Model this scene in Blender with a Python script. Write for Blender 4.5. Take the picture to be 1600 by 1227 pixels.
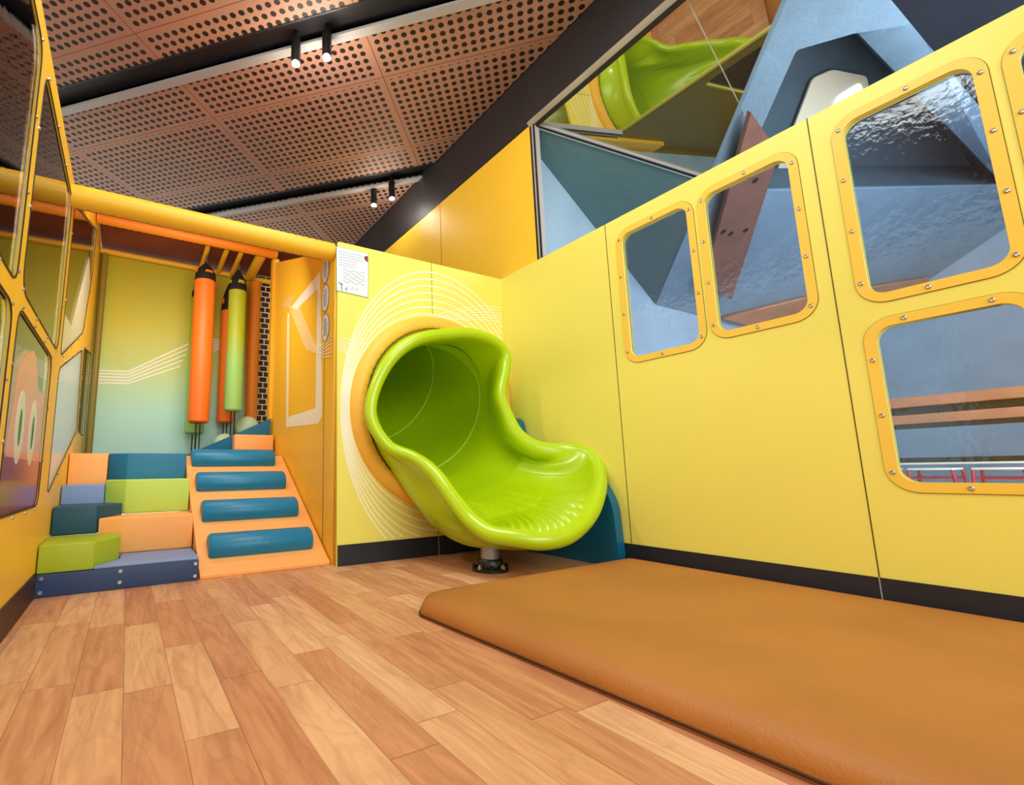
import bpy, bmesh, math, random
from mathutils import Vector, Matrix
random.seed(7)
for o in list(bpy.data.objects): bpy.data.objects.remove(o)
S = bpy.context.scene
COL = S.collection
# ------------------------------------------------------------------ camera
RM = Matrix(((0.8701,-0.4926,-0.0155),(0.0626,0.1417,-0.9879),(0.4888,0.8587,0.1541)))
F, PX, PY = 757.84, 633.7, 618.0
CAM = Vector((0,0,.5))
cd = bpy.data.cameras.new('camera'); cam = bpy.data.objects.new('camera', cd); COL.objects.link(cam)
r, d, f = Vector(RM[0]).normalized(), Vector(RM[1]).normalized(), Vector(RM[2]).normalized()
m = Matrix((( r.x,-d.x,-f.x,0),(r.y,-d.y,-f.y,0),(r.z,-d.z,-f.z,.5),(0,0,0,1)))
cam.matrix_world = m
cd.sensor_width = 36; cd.lens = F/1600*36
cd.shift_x = (800-PX)/1600; cd.shift_y = (PY-613.5)/1600
cd.clip_start = .02
S.camera = cam
# ------------------------------------------------------------------ world, lights, exposure
W = bpy.data.worlds.new('world'); S.world = W; W.use_nodes = True
W.node_tree.nodes['Background'].inputs[0].default_value = (.95,1.0,.95,1)
W.node_tree.nodes['Background'].inputs[1].default_value = 1.0
S.view_settings.view_transform = 'Standard'; S.view_settings.look = 'None'
S.view_settings.exposure = 0.08; S.view_settings.gamma = 1; S.view_settings.use_curve_mapping = False
def area(name, loc, target, sx, sy, power, col=(1,1,1)):
    l = bpy.data.lights.new(name,'AREA'); l.shape='RECTANGLE'; l.size=sx; l.size_y=sy; l.energy=power; l.color=col
    o = bpy.data.objects.new(name,l); COL.objects.link(o); o.location=loc
    o.rotation_euler=(Vector(target)-Vector(loc)).to_track_quat('-Z','Y').to_euler(); return o
area('fill_front', (.9,-2.6,2.2), (1.2,2.4,.7), 3.2, 1.6, 75, (.95,1,.94))  # added fill lamp behind the camera, source unseen
area('fill_hall', (.6,1.1,3.1), (.8,1.6,0), 1.5, 1.5, 46, (.94,1,.93))  # added fill just below the ceiling, no such source in view
area('tower_fill', (.25,3.05,1.88), (.25,4.5,1.0), .7, .3, 11, (1,.95,.85))  # added unseen fill that brightens the inside of the tower
area('concrete_fill', (3.6,-.6,2.1), (5.2,2.2,1.3), 1.6, 1.4, 50, (.82,.92,1))  # added unseen fill for the concrete room
area('concrete_fill_up', (3.6,-.6,.6), (4.2,1.6,2.4), 1.8, 1.6, 38, (.8,.9,1))  # second added fill, lights the concrete soffits from below
sl = bpy.data.lights.new('patch_spot','SPOT'); sl.energy = 70; sl.spot_size=1.2; sl.shadow_soft_size=.04; sl.color=(1,.9,.75)  # added unseen lamp, throws light through the left windows onto the floor
so = bpy.data.objects.new('patch_spot', sl); COL.objects.link(so); so.location=(-1.25,2.5,3.05)
so.rotation_euler = (Vector((.3,1.9,0))-so.location).to_track_quat('-Z','Y').to_euler()
# ------------------------------------------------------------------ helpers
def ray(x,y):
    q = Vector(((x-PX)/F,(y-PY)/F,1)); return RM.transposed() @ q
def onx(x,y,X): q=ray(x,y); return CAM + q*((X-CAM.x)/q.x)
def ony(x,y,Y): q=ray(x,y); return CAM + q*((Y-CAM.y)/q.y)
def onz(x,y,Z): q=ray(x,y); return CAM + q*((Z-CAM.z)/q.z)
def onpl(x,y,P0,n): q=ray(x,y); n=Vector(n); return CAM + q*(n.dot(Vector(P0)-CAM)/n.dot(q))
def lin(c):
    c=[v/255 for v in c]; return tuple([v/12.92 if v<=.04045 else ((v+.055)/1.055)**2.4 for v in c])+(1,)
def mat(name, rgb, rough=.5, metal=0, spec=.5, bump=0, bscale=40, var=0, vscale=4, coat=0, emit=0):
    m = bpy.data.materials.new(name); m.use_nodes=True; nt=m.node_tree; b=nt.nodes['Principled BSDF']
    c = lin(rgb); b.inputs['Base Color'].default_value=c
    b.inputs['Roughness'].default_value=rough; b.inputs['Metallic'].default_value=metal
    b.inputs['Specular IOR Level'].default_value=spec; b.inputs['Coat Weight'].default_value=coat
    b.inputs['Coat Roughness'].default_value=.15
    if emit: b.inputs['Emission Color'].default_value=c; b.inputs['Emission Strength'].default_value=emit
    tc = nt.nodes.new('ShaderNodeTexCoord')
    if var:
        n=nt.nodes.new('ShaderNodeTexNoise'); n.inputs['Scale'].default_value=vscale; n.inputs['Detail'].default_value=5
        nt.links.new(tc.outputs['Object'],n.inputs['Vector'])
        cr=nt.nodes.new('ShaderNodeValToRGB'); e=cr.color_ramp.elements
        e[0].position=.3; e[1].position=.7
        e[0].color=tuple(max(0,v*(1-var)) for v in c[:3])+(1,); e[1].color=tuple(min(1,v*(1+var)) for v in c[:3])+(1,)
        nt.links.new(n.outputs['Fac'],cr.inputs[0]); nt.links.new(cr.outputs[0],b.inputs['Base Color'])
    if bump:
        n=nt.nodes.new('ShaderNodeTexNoise'); n.inputs['Scale'].default_value=bscale; n.inputs['Detail'].default_value=4
        nt.links.new(tc.outputs['Object'],n.inputs['Vector'])
        bp=nt.nodes.new('ShaderNodeBump'); bp.inputs['Strength'].default_value=bump; bp.inputs['Distance'].default_value=.01
        nt.links.new(n.outputs['Fac'],bp.inputs['Height']); nt.links.new(bp.outputs[0],b.inputs['Normal'])
    return m
class NB:
    def __init__(s,name):
        s.m=bpy.data.materials.new(name); s.m.use_nodes=True; s.nt=s.m.node_tree; s.b=s.nt.nodes['Principled BSDF']
        s.tc=s.nt.nodes.new('ShaderNodeTexCoord').outputs['Object']
    def new(s,t,**k):
        n=s.nt.nodes.new(t)
        for a,v in k.items(): setattr(n,a,v)
        return n
    def put(s,v,sock):
        if hasattr(v,'is_linked'): s.nt.links.new(v,sock)
        else: sock.default_value=v
    def math(s,op,a,b=0,c=0):
        n=s.new('ShaderNodeMath',operation=op); s.put(a,n.inputs[0]); s.put(b,n.inputs[1]); s.put(c,n.inputs[2]); return n.outputs[0]
    def sep(s,v): n=s.new('ShaderNodeSeparateXYZ'); s.put(v,n.inputs[0]); return n.outputs
    def comb(s,x,y,z): n=s.new('ShaderNodeCombineXYZ'); s.put(x,n.inputs[0]); s.put(y,n.inputs[1]); s.put(z,n.inputs[2]); return n.outputs[0]
    def noise(s,v,sc,det=3,dist=0): n=s.new('ShaderNodeTexNoise'); s.put(v,n.inputs['Vector']); n.inputs['Scale'].default_value=sc; n.inputs['Detail'].default_value=det; n.inputs['Distortion'].default_value=dist; return n.outputs['Fac']
    def white(s,v): n=s.new('ShaderNodeTexWhiteNoise',noise_dimensions='3D'); s.put(v,n.inputs['Vector']); return n.outputs['Value']
    def ramp(s,v,stops):
        n=s.new('ShaderNodeValToRGB'); s.put(v,n.inputs[0]); e=n.color_ramp.elements
        while len(e)<len(stops): e.new(.5)
        for q,(p,c) in zip(e,stops): q.position=p; q.color=lin(c) if len(c)==3 else c
        return n.outputs[0]
    def mix(s,f,a,b,mode='MIX'):
        n=s.new('ShaderNodeMix',data_type='RGBA',blend_type=mode); s.put(f,n.inputs[0]); s.put(a,n.inputs[6]); s.put(b,n.inputs[7]); return n.outputs[2]
    def bump(s,h,st,d=.01):
        n=s.new('ShaderNodeBump'); n.inputs['Strength'].default_value=st; n.inputs['Distance'].default_value=d; s.put(h,n.inputs['Height']); s.nt.links.new(n.outputs[0],s.b.inputs['Normal'])

# ---- materials
LEM=(240,228,106); AMB=(255,202,52)
M={}
M['lemon']=mat('lemon_laminate',LEM,.38,var=.02,vscale=1.5)
M['amber']=mat('amber_laminate',AMB,.4,var=.03,vscale=2)
M['trim']=mat('amber_trim',(246,204,76),.35)
M['amberpad']=mat('amber_pad',(236,140,20),.5,bump=.15,bscale=60)
M['orangepad']=mat('orange_vinyl_deep',(236,108,14),.5,bump=.2,bscale=50)
M['yellowpad']=mat('yellow_vinyl',(243,186,40),.45,bump=.1,bscale=60)
M['navybase']=mat('dark_skirting',(28,33,45),.4,var=.15)
M['line']=mat('joint_line',(96,80,20),.6)
M['white']=mat('white_print',(250,246,225),.5)
M['steel']=mat('steel',(190,190,190),.3,metal=1)
M['zinc']=mat('galvanised_pole',(165,175,185),.35,metal=.8)
M['black']=mat('black_metal',(18,18,22),.35)
M['blackfab']=mat('black_fabric',(16,15,17),.8)
M['beam']=mat('black_beam',(26,27,33),.5,var=.3,vscale=2)
M['fascia']=mat('dark_fascia',(38,33,36),.5,var=.25,vscale=1)
M['grey']=mat('pale_grey_metal',(168,165,165),.45)
M['frame']=mat('window_frame',(176,168,150),.45,var=.1,vscale=6)
M['gasket']=mat('black_gasket',(20,20,20),.5)
M['green']=mat('lime_plastic',(178,212,8),.28,var=.02,vscale=3,coat=.4,bump=.03,bscale=120)
M['greenline']=mat('pale_lime_joint',(205,235,110),.4)
M['collar']=mat('collar_vinyl',(246,190,70),.5,bump=.1,bscale=80)
M['blue']=mat('teal_blue_vinyl',(4,122,168),.38,bump=.15,bscale=50,var=.05)
M['bluepad']=mat('deep_teal_vinyl',(6,100,136),.36,var=.05)
M['v_orange']=mat('orange_vinyl',(255,176,98),.5,bump=.1,bscale=40,var=.03)
M['v_blue']=mat('petrol_vinyl',(12,112,154),.5,bump=.1,bscale=40,var=.05)
M['v_green']=mat('light_green_vinyl',(186,220,92),.5,bump=.1,bscale=40,var=.04)
M['v_teal']=mat('dark_teal_vinyl',(16,76,102),.5,bump=.1,bscale=40,var=.05)
M['v_slate']=mat('slate_blue_vinyl',(124,152,204),.5,bump=.1,bscale=40,var=.05)
M['v_olive']=mat('olive_green_vinyl',(164,186,38),.5,bump=.1,bscale=40,var=.06)
M['v_navy']=mat('navy_vinyl',(42,66,110),.5,bump=.1,bscale=40,var=.05)
M['mint']=mat('mint_foam',(196,226,186),.6)
M['darkred']=mat('dark_red_board',(120,50,22),.75,var=.2,vscale=5)
M['wood_bar']=mat('timber',(196,128,88),.5,var=.15,vscale=6)
M['red']=mat('red_metal',(190,20,50),.4)
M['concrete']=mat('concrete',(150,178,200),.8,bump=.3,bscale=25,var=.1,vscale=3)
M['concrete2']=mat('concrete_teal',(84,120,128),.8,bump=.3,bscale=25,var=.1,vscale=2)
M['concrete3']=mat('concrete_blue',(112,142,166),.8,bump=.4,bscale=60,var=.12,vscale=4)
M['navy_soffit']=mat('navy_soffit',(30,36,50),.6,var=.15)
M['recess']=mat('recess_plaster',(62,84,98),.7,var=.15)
M['beige']=mat('beige_blind',(205,205,185),.7)
M['lit']=mat('lit_window',(225,245,240),.5,emit=1.2)
M['paper']=mat('paper',(236,240,244),.6)
M['ink']=mat('grey_ink',(120,128,150),.6)
M['inkred']=mat('dark_red_ink',(130,40,50),.6)
M['bulb']=mat('bulb',(255,250,235),.5,emit=14)
M['coral']=mat('coral_print',(222,130,90),.5)
M['cream']=mat('cream_print',(222,216,180),.5)
M['maroon']=mat('maroon_print',(150,28,60),.5)
M['leaf']=mat('leaf_print',(70,130,80),.5)
# mat leather
n=NB('brown_leather'); v=n.noise(n.tc,2.2,4)
c=n.ramp(v,[(.3,(170,108,46)),(.7,(188,122,54))]); n.put(c,n.b.inputs['Base Color']); n.b.inputs['Roughness'].default_value=.55
n.bump(n.noise(n.tc,160,3),.35,.004); M['leather']=n.m
# floor planks
n=NB('wood_plank_floor'); X,Y,Z=n.sep(n.tc)
w=.1022; xs=n.math('DIVIDE',n.math('SUBTRACT',X,.0225),w); ix=n.math('FLOOR',xs)
L=.58; off=n.math('MULTIPLY',n.white(n.comb(ix,3.1,0)),L*3)
ys=n.math('DIVIDE',n.math('ADD',Y,off),L); iy=n.math('FLOOR',ys)
rnd=n.white(n.comb(ix,iy,1.7)); fx=n.math('FRACT',xs); fy=n.math('FRACT',ys)
gv=n.comb(n.math('MULTIPLY',X,26),n.math('ADD',n.math('MULTIPLY',Y,2.6),n.math('MULTIPLY',rnd,40)),rnd)
g=n.noise(gv,1,5,1.6)
rings=n.math('SINE',n.math('MULTIPLY',n.noise(n.comb(n.math('MULTIPLY',X,9),n.math('ADD',n.math('MULTIPLY',Y,1.5),n.math('MULTIPLY',rnd,77)),rnd),1,2,.6),60))
base=n.ramp(rnd,[(0,(206,140,100)),(.3,(217,156,112)),(.7,(227,172,126)),(1,(235,186,142))])
dark=n.mix(.75,base,lin((150,80,40)),'MULTIPLY')
fac=n.math('MULTIPLY',n.math('SUBTRACT',g,.36),1.5)
c=n.mix(n.math('MAXIMUM',fac,0),base,dark)
c=n.mix(n.math('MULTIPLY',n.math('MAXIMUM',n.math('SUBTRACT',rings,.55),0),.35),c,dark)
ed=n.math('MAXIMUM',n.math('LESS_THAN',fx,.018),n.math('LESS_THAN',fy,.005))
c=n.mix(n.math('MULTIPLY',ed,.55),c,lin((110,60,35)))
n.put(c,n.b.inputs['Base Color']); n.b.inputs['Roughness'].default_value=.42
n.bump(g,.08,.003); M['floor']=n.m
# perforated ceiling: object axes run along the panels
n=NB('perforated_board'); X,Y,Z=n.sep(n.tc)
p=.0605; hx=n.math('SUBTRACT',n.math('FRACT',n.math('DIVIDE',X,p)),.5); hy=n.math('SUBTRACT',n.math('FRACT',n.math('DIVIDE',Y,p)),.5)
dd=n.math('SQRT',n.math('ADD',n.math('MULTIPLY',hx,hx),n.math('MULTIPLY',hy,hy)))
hole=n.math('LESS_THAN',dd,.31)
px=n.math('FRACT',n.math('DIVIDE',n.math('SUBTRACT',X,.932),1.402)); py=n.math('FRACT',n.math('DIVIDE',n.math('SUBTRACT',Y,2.51),.775))
mx=n.math('MAXIMUM',n.math('LESS_THAN',px,.022),n.math('GREATER_THAN',px,.978)); my=n.math('MAXIMUM',n.math('LESS_THAN',py,.04),n.math('GREATER_THAN',py,.96))
mar=n.math('MAXIMUM',mx,my)
hole=n.math('MULTIPLY',hole,n.math('SUBTRACT',1,mar))
jl=n.math('MAXIMUM',n.math('GREATER_THAN',px,.9955),n.math('GREATER_THAN',py,.993))
v=n.noise(n.tc,1.2,3)
c=n.ramp(v,[(.3,(164,122,106)),(.7,(180,136,110))])
c=n.mix(jl,c,lin((120,70,50)))
c=n.mix(hole,c,lin((24,12,10)))
n.put(c,n.b.inputs['Base Color']); n.b.inputs['Roughness'].default_value=.6; n.bump(n.math('SUBTRACT',1,hole),.5,.01); M['perf']=n.m
# printed gradient wall (olive at the top, mint at the bottom)
def grad(name, stops, z0, z1, rough=.5):
    n=NB(name); X,Y,Z=n.sep(n.tc); t=n.math('DIVIDE',n.math('SUBTRACT',Z,z0),z1-z0)
    n.put(n.ramp(t,stops),n.b.inputs['Base Color']); n.b.inputs['Roughness'].default_value=rough; return n.m
M['mural']=grad('mural_gradient',[(0,(184,230,226)),(.22,(184,234,212)),(.42,(196,218,120)),(.6,(206,204,46)),(1,(178,164,20))],.6,2.5)
M['bag_green']=grad('bag_green',[(0,(152,212,120)),(.4,(152,208,110)),(.6,(170,190,40)),(1,(164,176,30))],.85,2.15)
M['bag_orange']=mat('bag_orange',(246,120,28),.5)
# glasses
def pane_mat(name, tint, ior, bump=0, extra=0, gl=(1,1,1,1)):
    m=bpy.data.materials.new(name); m.use_nodes=True; nt=m.node_tree; nt.nodes.clear()
    o=nt.nodes.new('ShaderNodeOutputMaterial'); t=nt.nodes.new('ShaderNodeBsdfTransparent'); g=nt.nodes.new('ShaderNodeBsdfGlossy')
    t.inputs[0].default_value=tint; g.inputs['Roughness'].default_value=.02; g.inputs[0].default_value=gl
    fr=nt.nodes.new('ShaderNodeFresnel'); fr.inputs[0].default_value=ior
    ad=nt.nodes.new('ShaderNodeMath'); ad.operation='ADD'; ad.use_clamp=True; ad.inputs[1].default_value=extra
    mx=nt.nodes.new('ShaderNodeMixShader'); nt.links.new(fr.outputs[0],ad.inputs[0]); nt.links.new(ad.outputs[0],mx.inputs[0])
    nt.links.new(t.outputs[0],mx.inputs[1]); nt.links.new(g.outputs[0],mx.inputs[2]); nt.links.new(mx.outputs[0],o.inputs[0])
    if bump:
        tc=nt.nodes.new('ShaderNodeTexCoord'); no=nt.nodes.new('ShaderNodeTexNoise'); no.inputs['Scale'].default_value=45; no.inputs['Detail'].default_value=3
        nt.links.new(tc.outputs['Object'],no.inputs['Vector']); bp=nt.nodes.new('ShaderNodeBump'); bp.inputs['Strength'].default_value=bump; bp.inputs['Distance'].default_value=.004
        nt.links.new(no.outputs['Fac'],bp.inputs['Height']); nt.links.new(bp.outputs[0],g.inputs['Normal'])
    return m
M['pane']=pane_mat('clear_pane',(.86,.9,.95,1),1.4,.25,.02)
M['acrylic']=pane_mat('acrylic_pane',(.95,.95,.94,1),1.45,.04,.02)
m=bpy.data.materials.new('tinted_mirror_glass'); m.use_nodes=True; nt=m.node_tree; nt.nodes.clear()
o=nt.nodes.new('ShaderNodeOutputMaterial'); g=nt.nodes.new('ShaderNodeBsdfGlossy'); g.inputs[0].default_value=(.52,.5,.42,1); g.inputs['Roughness'].default_value=.0
dfu=nt.nodes.new('ShaderNodeBsdfDiffuse'); dfu.inputs[0].default_value=(.01,.012,.01,1); ax=nt.nodes.new('ShaderNodeAddShader')
nt.links.new(g.outputs[0],ax.inputs[0]); nt.links.new(dfu.outputs[0],ax.inputs[1]); nt.links.new(ax.outputs[0],o.inputs[0]); M['mirror']=m

# ---- objects
def link(name, me, mt=None, parent=None, smooth=None):
    o=bpy.data.objects.new(name,me); COL.objects.link(o)
    if mt is not None:
        me.materials.clear(); me.materials.append(M[mt] if isinstance(mt,str) else mt)
    if parent is not None:
        p=parent; loc=Vector((0,0,0))
        bpy.context.view_layer.update()
        o.parent=p; o.matrix_parent_inverse=p.matrix_world.inverted()
    if smooth is not None:
        for q in me.polygons: q.use_smooth=True
        if smooth<3.1:
            me.set_sharp_from_angle(angle=smooth)
    return o
def thing(name,label,cat,loc=(0,0,0),group=None):
    o=bpy.data.objects.new(name,None); o.empty_display_size=.05; COL.objects.link(o); o.location=loc
    tag(o,label,cat,group); return o
def tag(o,label,cat,group=None):
    o['label']=label; o['category']=cat
    if group: o['group']=group
    return o
def struct(o): o['kind']='structure'; return o
def me_from(bm,name='m'):
    bmesh.ops.recalc_face_normals(bm,faces=bm.faces)
    me=bpy.data.meshes.new(name); bm.to_mesh(me); bm.free(); return me
def box_bm(bm,x0,x1,y0,y1,z0,z1):
    vs=[bm.verts.new(p) for p in ((x0,y0,z0),(x1,y0,z0),(x1,y1,z0),(x0,y1,z0),(x0,y0,z1),(x1,y0,z1),(x1,y1,z1),(x0,y1,z1))]
    for f_ in ((0,3,2,1),(4,5,6,7),(0,1,5,4),(1,2,6,5),(2,3,7,6),(3,0,4,7)): bm.faces.new([vs[i] for i in f_])
    return vs
def box(name,b,mt,parent=None,bev=0):
    bm=bmesh.new(); box_bm(bm,*b)
    if bev: bmesh.ops.bevel(bm,geom=bm.edges[:]+bm.verts[:],offset=bev,segments=3,profile=.5,affect='EDGES')
    return link(name,me_from(bm),mt,parent,smooth=.6 if bev else None)
def prism(name,poly,e,mt,parent=None,bev=0,bm=None,seg=3):
    """poly: list of 3D points, e: extrusion vector"""
    own=bm is None
    if own: bm=bmesh.new()
    e=Vector(e); a=[bm.verts.new(Vector(p)) for p in poly]; b=[bm.verts.new(Vector(p)+e) for p in poly]
    n_=len(poly); fs=[bm.faces.new(a),bm.faces.new(b[::-1])]
    for i in range(n_): fs.append(bm.faces.new((a[i],b[i],b[(i+1)%n_],a[(i+1)%n_])))
    if not own: return
    if bev: bmesh.ops.bevel(bm,geom=bm.edges[:]+bm.verts[:],offset=bev,segments=seg,profile=.5,affect='EDGES')
    return link(name,me_from(bm),mt,parent,smooth=.6 if bev else None)
def tube_bm(bm,pts,r,seg=16,closed=False,caps=True,radii=None):
    pts=[Vector(p) for p in pts]; n_=len(pts); rings=[]
    up=None
    for i,p in enumerate(pts):
        if closed: t=pts[(i+1)%n_]-pts[i-1]
        else: t=pts[min(i+1,n_-1)]-pts[max(i-1,0)]
        t.normalize()
        if up is None:
            up=Vector((0,0,1)) if abs(t.z)<.9 else Vector((1,0,0))
        s_=t.cross(up); s_.normalize(); up=s_.cross(t); up.normalize()
        rr=radii[i] if radii else r
        rings.append([bm.verts.new(p+rr*(math.cos(2*math.pi*k/seg)*s_+math.sin(2*math.pi*k/seg)*up)) for k in range(seg)])
    for i in range(n_ if closed else n_-1):
        a=rings[i]; b=rings[(i+1)%n_]
        for k in range(seg): bm.faces.new((a[k],a[(k+1)%seg],b[(k+1)%seg],b[k]))
    if caps and not closed: bm.faces.new(rings[0][::-1]); bm.faces.new(rings[-1])
def tube(name,pts,r,mt,parent=None,seg=16,closed=False,radii=None,smooth=.7):
    bm=bmesh.new(); tube_bm(bm,pts,r,seg,closed,radii=radii); return link(name,me_from(bm),mt,parent,smooth=smooth)
def frameM(org,e1,e2):
    e1=Vector(e1).normalized(); e2=Vector(e2).normalized(); e3=e1.cross(e2)
    return Matrix(((e1.x,e2.x,e3.x,org[0]),(e1.y,e2.y,e3.y,org[1]),(e1.z,e2.z,e3.z,org[2]),(0,0,0,1)))
def plate_me(loops,th,fm):
    cu=bpy.data.curves.new('c','CURVE'); cu.dimensions='2D'; cu.fill_mode='BOTH'; cu.extrude=th/2
    for lp in loops:
        s_=cu.splines.new('POLY'); s_.points.add(len(lp)-1); s_.use_cyclic_u=True
        for q,(a,b) in zip(s_.points,lp): q.co=(a,b,0,1)
    o=bpy.data.objects.new('c',cu); COL.objects.link(o)
    dg=bpy.context.evaluated_depsgraph_get(); me=bpy.data.meshes.new_from_object(o.evaluated_get(dg))
    bpy.data.objects.remove(o); bpy.data.curves.remove(cu); me.transform(fm)
    bm=bmesh.new(); bm.from_mesh(me); bmesh.ops.remove_doubles(bm,verts=bm.verts,dist=1e-5); bmesh.ops.recalc_face_normals(bm,faces=bm.faces); bm.to_mesh(me); bm.free()
    return me
def plate(name,loops,th,fm,mt,parent=None): return link(name,plate_me(loops,th,fm),mt,parent)
def rrect(a0,a1,b0,b1,r=.045,seg=8):
    out=[]
    for cx,cy,s0 in ((a1-r,b0+r,-90),(a1-r,b1-r,0),(a0+r,b1-r,90),(a0+r,b0+r,180)):
        for k in range(seg+1):
            t=math.radians(s0+90*k/seg); out.append((cx+r*math.cos(t),cy+r*math.sin(t)))
    return out
def rpoly(pts,r,seg=6):
    out=[]; n_=len(pts)
    for i in range(n_):
        p=Vector(pts[i]); a=Vector(pts[i-1])-p; b=Vector(pts[(i+1)%n_])-p
        rr=min(r,a.length*.4,b.length*.4); p0=p+a.normalized()*rr; p1=p+b.normalized()*rr
        for k in range(seg+1):
            t=k/seg; q=(1-t)**2*p0+2*t*(1-t)*p+t*t*p1; out.append((q.x,q.y))
    return out
def offset(poly,d):
    n_=len(poly); out=[]
    A=sum(poly[i][0]*poly[(i+1)%n_][1]-poly[(i+1)%n_][0]*poly[i][1] for i in range(n_)); s_=1 if A>0 else -1
    for i in range(n_):
        p=Vector(poly[i]); a=Vector(poly[i-1]); b=Vector(poly[(i+1)%n_]); t=(b-a)
        if t.length<1e-9: out.append(tuple(p)); continue
        t.normalize(); out.append((p.x+s_*t.y*d,p.y-s_*t.x*d))
    return out
def ribbon_bm(bm,pts,w,fm,lift=.0015):
    """flat strip following pts (2D) on the plane fm; vertical faces give it a little thickness"""
    pts=[Vector(p) for p in pts]; L_=[];R_=[]
    for i,p in enumerate(pts):
        t=pts[min(i+1,len(pts)-1)]-pts[max(i-1,0)]; t.normalize(); nrm=Vector((-t.y,t.x))
        L_.append(p+nrm*w/2); R_.append(p-nrm*w/2)
    V=lambda q,h: bm.verts.new(fm@Vector((q.x,q.y,h)))
    a=[V(q,lift) for q in L_]; b=[V(q,lift) for q in R_]; c=[V(q,0) for q in L_]; d_=[V(q,0) for q in R_]
    for i in range(len(pts)-1):
        bm.faces.new((a[i],b[i],b[i+1],a[i+1])); bm.faces.new((c[i],a[i],a[i+1],c[i+1])); bm.faces.new((b[i],d_[i],d_[i+1],b[i+1]))
def ribbons(name,lines,w,fm,mt,parent=None,lift=.0015):
    bm=bmesh.new()
    for l in lines: ribbon_bm(bm,l,w,fm,lift)
    me=bpy.data.meshes.new(name); bm.to_mesh(me); bm.free(); return link(name,me,mt,parent)
def bez(p0,p1,p2,p3,t): return p0*(1-t)**3+p1*3*t*(1-t)**2+p2*3*t*t*(1-t)+p3*t**3
def catmull(P,n,closed=True):
    out=[]; m_=len(P)
    for k in range(n):
        u=k/n*m_; i=int(u); t=u-i; a,b,c,d_=P[(i-1)%m_],P[i%m_],P[(i+1)%m_],P[(i+2)%m_]
        out.append([.5*((2*b[j])+(-a[j]+c[j])*t+(2*a[j]-5*b[j]+4*c[j]-d_[j])*t*t+(-a[j]+3*b[j]-3*c[j]+d_[j])*t**3) for j in range(len(b))])
    return out
def hull_cyl(name,p,axis,r,h,mt,parent=None,seg=16):
    p=Vector(p); a=Vector(axis).normalized(); return tube(name,[p,p+a*h],r,mt,parent,seg)

XR,XL,YB,H=2.245,-.31,2.535,1.85
# ================================================================== STRUCTURE
fl=struct(box('floor',(-3,7.2,-3,5.2,-.1,0),'floor'))
# ceiling, object axes rotated 45 degrees: local x = v (y-x), local y = u (x+y)
ZC=3.27; XF=2.262; s2=2**.5
def uv(x,y): return ((y-x)/s2,(x+y)/s2)
# local frame: e_x = (-1,1)/s2, e_y=(1,1)/s2 -> mirror handed, so z flips; build mesh in world and give object a rotated basis
cm=Matrix.Rotation(math.radians(135),4,'Z')   # local x axis = (-1,1)/s2 ; local y axis = (-1,-1)/s2
B_lines=[2.44+1.63*k for k in range(-4,4)]
bm=bmesh.new()
def clip_poly(poly,a,b,c):   # keep a*x+b*y<=c
    out=[]
    for i in range(len(poly)):
        p=poly[i]; q=poly[(i+1)%len(poly)]; dp=a*p[0]+b*p[1]-c; dq=a*q[0]+b*q[1]-c
        if dp<=0: out.append(p)
        if dp*dq<0: t=dp/(dp-dq); out.append((p[0]+t*(q[0]-p[0]),p[1]+t*(q[1]-p[1])))
    return out
room=[(-3.5,-2.5),(XF-.005,-2.5),(XF-.005,7.5),(-3.5,7.5)]
def strip(poly,u0,u1):
    p=clip_poly(poly,-1/s2,-1/s2,-u0); return clip_poly(p,1/s2,1/s2,u1) if len(p)>2 else []
gaps=[(g-.085,g+.085) for g in B_lines]
edges=[-8]+[v for g in gaps for v in g]+[9]
def add_prism_xy(bm,poly,z0,z1):
    if len(poly)<3: return
    prism('',[(x,y,z0) for x,y in poly],(0,0,z1-z0),None,bm=bm)
for i in range(0,len(edges),2): add_prism_xy(bm,strip(room,edges[i],edges[i+1]),ZC,ZC+.03)
bmesh.ops.transform(bm,matrix=cm.inverted(),verts=bm.verts)
ce=link('ceiling',me_from(bm),'perf'); ce.matrix_world=cm; struct(ce)
bm=bmesh.new(); add_prism_xy(bm,room,ZC+.2,ZC+.24); struct(link('ceiling',me_from(bm),'beam'))
k=0
for g0,g1 in gaps:
    p=strip(room,g0,g1)
    if len(p)>2:
        k+=1; bm=bmesh.new(); add_prism_xy(bm,strip(room,g0,g1),ZC+.05,ZC+.09)
        add_prism_xy(bm,strip(room,g0-.012,g0),ZC-.004,ZC+.1); struct(link('trim_%d'%k,me_from(bm),'beam'))
        k+=1; bm=bmesh.new(); add_prism_xy(bm,strip(room,g1-.03,g1+.03),ZC-.02,ZC-.002); struct(link('trim_%d'%k,me_from(bm),'grey'))
# fascia, upper amber wall
struct(box('trim_20',(XF,XF+.05,-2.5,7.2,2.845,3.5),'fascia'))
up=struct(box('wall_upper',(XF,XF+.05,2.185,7.2,1.2,2.84),'amber'))
box('panel_seam',(XF-.001,XF+.001,3.3,3.305,1.8,2.84),'line',up)
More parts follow.
